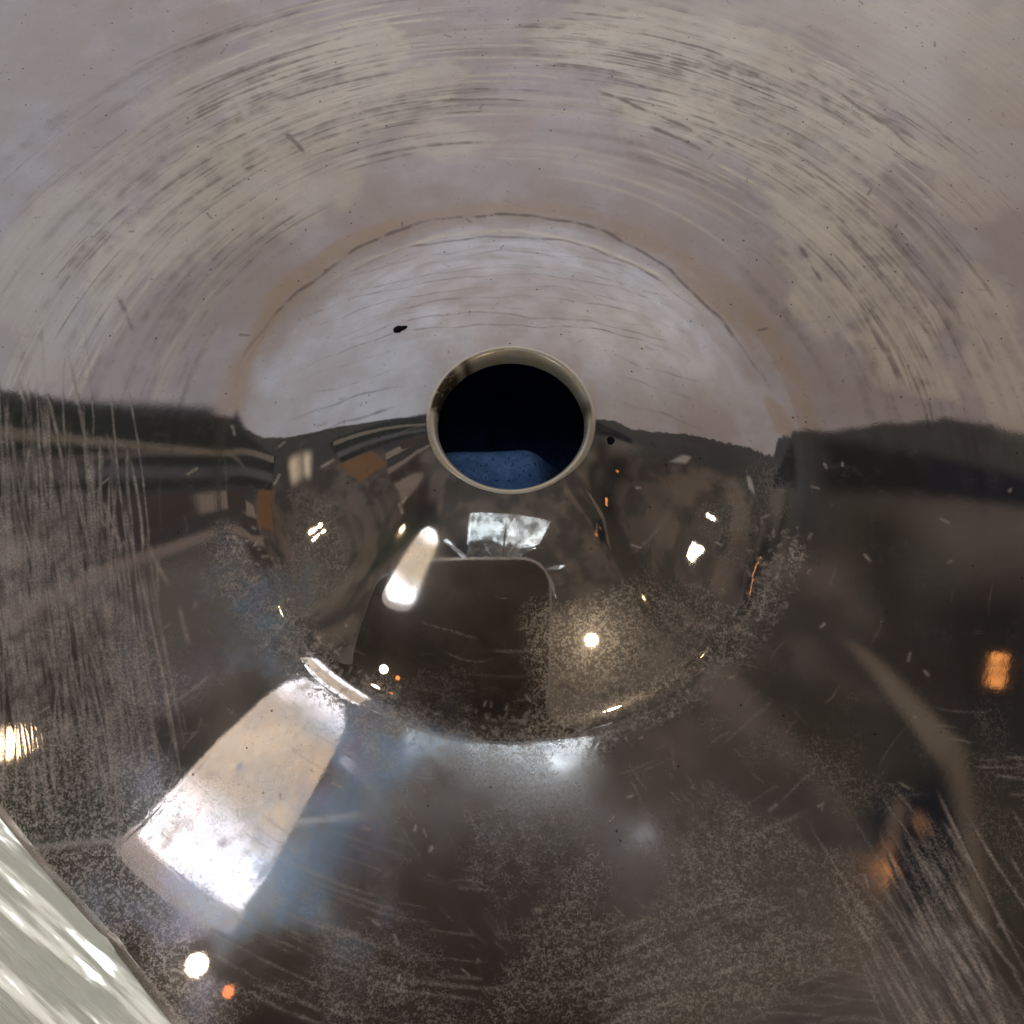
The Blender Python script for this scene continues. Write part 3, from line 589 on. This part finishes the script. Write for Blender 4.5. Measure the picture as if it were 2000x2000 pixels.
b = t.new('ShaderNodeBump'); b.inputs['Strength'].default_value = .8; b.inputs['Distance'].default_value = .05
t.put(b.inputs['Height'], t.math('ADD', st, t.math('MULTIPLY', t.noise(P, 4, 2), .5))); t.put(p.inputs['Normal'], b.outputs[0])
tb = bpy.data.objects.new('plastic_tube', None); S.collection.objects.link(tb)
tag(tb, 'pale cloudy plastic tube with crinkled wall and added glow in the near left corner', 'plastic tube')
off = perp*.40
prof = [(u, .40*(1+.012*math.sin(u*14)+.03*math.exp(-((u-.60)/.02)**2))) for u in np.linspace(0, 1, 60)]
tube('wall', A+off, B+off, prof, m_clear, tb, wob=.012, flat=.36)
m_in, t, p = mat('white_paper'); p.inputs['Base Color'].default_value = (.80, .80, .72, 1); p.inputs['Roughness'].default_value = .7
lamp('film_fill_light', (tuple(map(float, np.array(CAM)+np.array((-.3, -4.5, 3.4)))), (0, 0, 0)), 0, .3, 11000, (.85, .94, 1))  # added fill light, hidden behind the phone, to brighten the clear film

# ------------------------------------------------------------------ lit lamp tube above the disc (seen mirrored in the metal)
m_glow, t, p = mat('lit_plastic')
P = t.new('ShaderNodeTexCoord').outputs['Object']
a0 = np.array((-3.465, -2.514, 4.477)); b0 = a0+(np.array((-2.624, -1.354, 4.726))-a0)*1.42
L0 = float(np.linalg.norm(b0-a0)); e0 = (b0-a0)/L0
u = t.math('DIVIDE', t.math('SUBTRACT', t.dot(P, tuple(map(float, e0))), float(a0@e0)), L0)
nz = t.noise(P, 2.6, 4, .6); nf = t.noise(P, 14, 4, .7)
k = t.math('ADD', t.step(u, .42, .14, 0, 1), t.step(u, .82, .98, 0, .8))
k = t.math('MULTIPLY', k, t.step(nz, .33, .52))
c = t.mix(t.step(nz, .35, .65), (.74, .68, .58), (1.0, .84, .62)); c = t.mix(t.step(nf, .50, .70, 0, .5), c, (1.2, 1.15, 1.05))
c = t.mix(k, c, (3.8, 4.1, 4.6)); c = t.mix(t.step(t.noise(P, 3.6, 2), .66, .70, 0, .8), c, (.35, .42, .55))
t.put(p.inputs['Emission Color'], c); p.inputs['Emission Strength'].default_value = 1.0
p.inputs['Base Color'].default_value = (.5, .5, .5, 1)
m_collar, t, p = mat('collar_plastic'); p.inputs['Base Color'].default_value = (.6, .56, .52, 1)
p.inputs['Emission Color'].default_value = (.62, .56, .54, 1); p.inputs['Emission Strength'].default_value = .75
lt = bpy.data.objects.new('tube_lamp', None); S.collection.objects.link(lt)
tag(lt, 'lit frosted tube lamp mirrored in the near left of the disc', 'lamp')
tube('lamp_tube', a0, b0, [(.0, .0), (.0, .70), (.2, .72), (.55, .62), (.8, .54), (.93, .46), (1.0, .30), (1.01, .0)], m_glow, lt, wob=.03)
tube('collar', a0-e0*.20, a0+e0*.04, [(0, 0), (0, .74), (.1, .78), (.9, .78), (1, .74), (1, .6)], m_collar, lt)

# ------------------------------------------------------------------ phone that takes the picture, in crumpled clear film (mirrored in the dome)
m_ph, t, p = mat('phone_back'); p.inputs['Roughness'].default_value = .75; p.inputs['Specular IOR Level'].default_value = .2
P = t.new('ShaderNodeTexCoord').outputs['Object']
t.put(p.inputs['Base Color'], t.mix(t.step(t.noise(P, .8, 3), .35, .65), (.15, .115, .090), (.10, .082, .062)))
m_bez, t, p = mat('phone_edge'); p.inputs['Base Color'].default_value = (.95, .92, .84, 1); p.inputs['Roughness'].default_value = .35; p.inputs['Metallic'].default_value = .3
ca = np.array(CAM); tl = math.radians(TILT); bk = np.array((0, -math.sin(tl), math.cos(tl))); uu = np.array((0, math.cos(tl), math.sin(tl))); rt = np.array((1., 0, 0))
TLc = np.array((-7.713, -3.932, 5.851)); TRc = np.array((1.367, -3.653, 5.969))
x0 = float((TLc-ca)@rt); x1 = float((TRc-ca)@rt); ytop = float((np.array((-1.984, -2.188, 6.591))-ca)@uu)
def slab(name, x0, x1, y0, y1, rad, z0, z1, m, parent, bev=.08):
    out = []
    for cx, cy, a in ((x1-rad, y1-rad, 0), (x0+rad, y1-rad, 90), (x0+rad, y0+rad, 180), (x1-rad, y0+rad, 270)):
        for k in range(9): g = math.radians(a+k*90/8); out.append((cx+rad*math.cos(g), cy+rad*math.sin(g)))
    cx, cy = (x0+x1)/2, (y0+y1)/2; rows = [(.0, z0), (-bev, z0), (-.3*bev, z0+.3*bev*(1 if z1 > z0 else -1)), (0, z0+bev*(1 if z1 > z0 else -1)), (0, z1)]
    vs = []; nn = len(out)
    for i, (o_, z) in enumerate(rows):
        for x, y in out:
            if i == 0: px, py = cx+(x-cx)*.01, cy+(y-cy)*.01
            else:
                l = math.hypot(x-cx, y-cy); px, py = x+(x-cx)/l*o_, y+(y-cy)/l*o_
            vs.append(ca+rt*px+uu*py+bk*z)
    fs = [(i*nn+j, i*nn+(j+1) % nn, (i+1)*nn+(j+1) % nn, (i+1)*nn+j) for i in range(len(rows)-1) for j in range(nn)]
    fs.append(tuple(range(4*nn, 5*nn)))
    return obj(name, vs, fs, m, parent, smooth=False)
ph = bpy.data.objects.new('phone', None); S.collection.objects.link(ph)
tag(ph, 'dark phone mirrored in the dome below the hole, wrapped in crumpled clear film', 'phone')
slab('body', x0, x1, ytop-14.5, ytop, 1.0, .12, .75, m_ph, ph)
slab('frame', x0-.09, x1+.09, ytop-14.59, ytop+.09, 1.09, .18, .66, m_bez, ph, .05)
m_film, t, p = mat('clear_film')
tr_ = t.new('ShaderNodeBsdfTranslucent'); tr_.inputs[0].default_value = (.80, .88, .92, 1)
gl = t.new('ShaderNodeBsdfGlossy'); gl.inputs[0].default_value = (.9, .95, 1, 1); gl.inputs['Roughness'].default_value = .12
tp = t.new('ShaderNodeBsdfTransparent')
P = t.new('ShaderNodeTexCoord').outputs['Object']
m1 = t.new('ShaderNodeMixShader'); m1.inputs[0].default_value = .35; t.l.new(tr_.outputs[0], m1.inputs[1]); t.l.new(gl.outputs[0], m1.inputs[2])
m2 = t.new('ShaderNodeMixShader'); t.put(m2.inputs[0], t.step(t.noise(P, 2.2, 4, .6), .35, .65, .12, .7)); t.l.new(tp.outputs[0], m2.inputs[1]); t.l.new(m1.outputs[0], m2.inputs[2])
t.l.new(m2.outputs[0], t.n['Material Output'].inputs[0])
fv = []; ff = []
def facet(*pts):
    base = len(fv)
    for q in pts: fv.append(q)
    ff.append(tuple(range(base, base+len(pts))))
facet((-1.61, -2.098, 6.738), (-1.659, -0.58, 7.817), (-1.074, -0.59, 7.052), (-0.8794, -2.16, 6.711)); facet((-1.074, -0.59, 7.052), (-0.1685, -0.6625, 7.89), (-0.3493, -2.197, 6.696), (-0.8794, -2.16, 6.711))
facet((-0.1685, -0.6625, 7.89), (0.2568, -0.687, 7.228), (-0.2405, -2.198, 6.695)); facet((0.2568, -0.687, 7.228), (1.626, -0.9005, 7.898), (1.043, -1.706, 7.013), (0.2122, -2.232, 6.681), (-0.2405, -2.198, 6.695))
facet((-2.533, -1.535, 6.977), (-2.479, -1.512, 7.204), (-1.532, -2.151, 6.715), (-1.72, -2.217, 6.687))
facet((1.231, -2.496, 6.569), (2.013, -2.481, 6.901), (1.948, -2.606, 6.848), (1.266, -2.631, 6.512)); facet((1.301, -2.731, 6.469), (1.49, -2.756, 6.676), (1.634, -3.58, 6.326), (1.479, -3.448, 6.165))
facet((0.03272, -0.8677, 7.369), (0.2717, -0.9811, 7.646), (0.1241, -1.468, 7.005), (-0.04338, -1.44, 7.234))
folds = []
def fold(a, b, wd):
    """a narrow, sharply bent fold of the film, its highlight painted as opaque white"""
    a, b = np.array(a), np.array(b); m = (a+b)/2; e = b-a; s_ = np.cross(e, bk); s_ /= np.linalg.norm(s_)
    base = len(fv); fv.extend([a, m+s_*wd, b, m-s_*wd*.6+bk*-.12]); ff.append((base, base+1, base+3)); ff.append((base+1, base+2, base+3)); folds.extend([len(ff)-2, len(ff)-1])
for a, b, wd in (((-0.9827, -0.7497, 7.201), (-0.1929, -0.6875, 7.228), .10), ((-0.7862, -0.9793, 7.104), (-0.245, -1.097, 7.054), .22), ((0.144, -0.7635, 7.196), (0.0313, -1.455, 6.902), .16),
                 ((0.764, -1.396, 6.927), (1.345, -0.9263, 7.127), .07), ((-2.456, -1.541, 6.866), (-1.568, -2.128, 6.616), .08), ((1.25, -2.535, 6.444), (1.907, -2.411, 6.496), .09), ((1.338, -2.7, 6.373), (1.551, -3.425, 6.066), .08),
                 ((0.3951, -1.524, 6.873), (-0.184, -2.108, 6.625), .06), ((-1.483, -0.732, 7.209), (-1.498, -1.992, 6.674), .05), ((-0.9704, -1.657, 6.817), (-0.6871, -2.105, 6.626), .06)):
    fold(a, b, wd)
m_fold, t, p = mat('fold_highlight'); p.inputs['Base Color'].default_value = (.9, .94, .96, 1); p.inputs['Roughness'].default_value = .25  # opaque white slivers paint the highlights on the clear film
tr_ = t.new('ShaderNodeBsdfTranslucent'); tr_.inputs[0].default_value = (.92, .96, 1, 1)
m1 = t.new('ShaderNodeMixShader'); m1.inputs[0].default_value = .65; t.l.new(p.outputs[0], m1.inputs[1]); t.l.new(tr_.outputs[0], m1.inputs[2]); t.l.new(m1.outputs[0], t.n['Material Output'].inputs[0])
film = obj('plastic_film', fv, ff, [m_film, m_fold], None, smooth=False)
for q in folds: film.data.polygons[q].material_index = 1
tag(film, 'crumpled clear plastic film above the top edge of the phone, mirrored in the dome', 'plastic film')
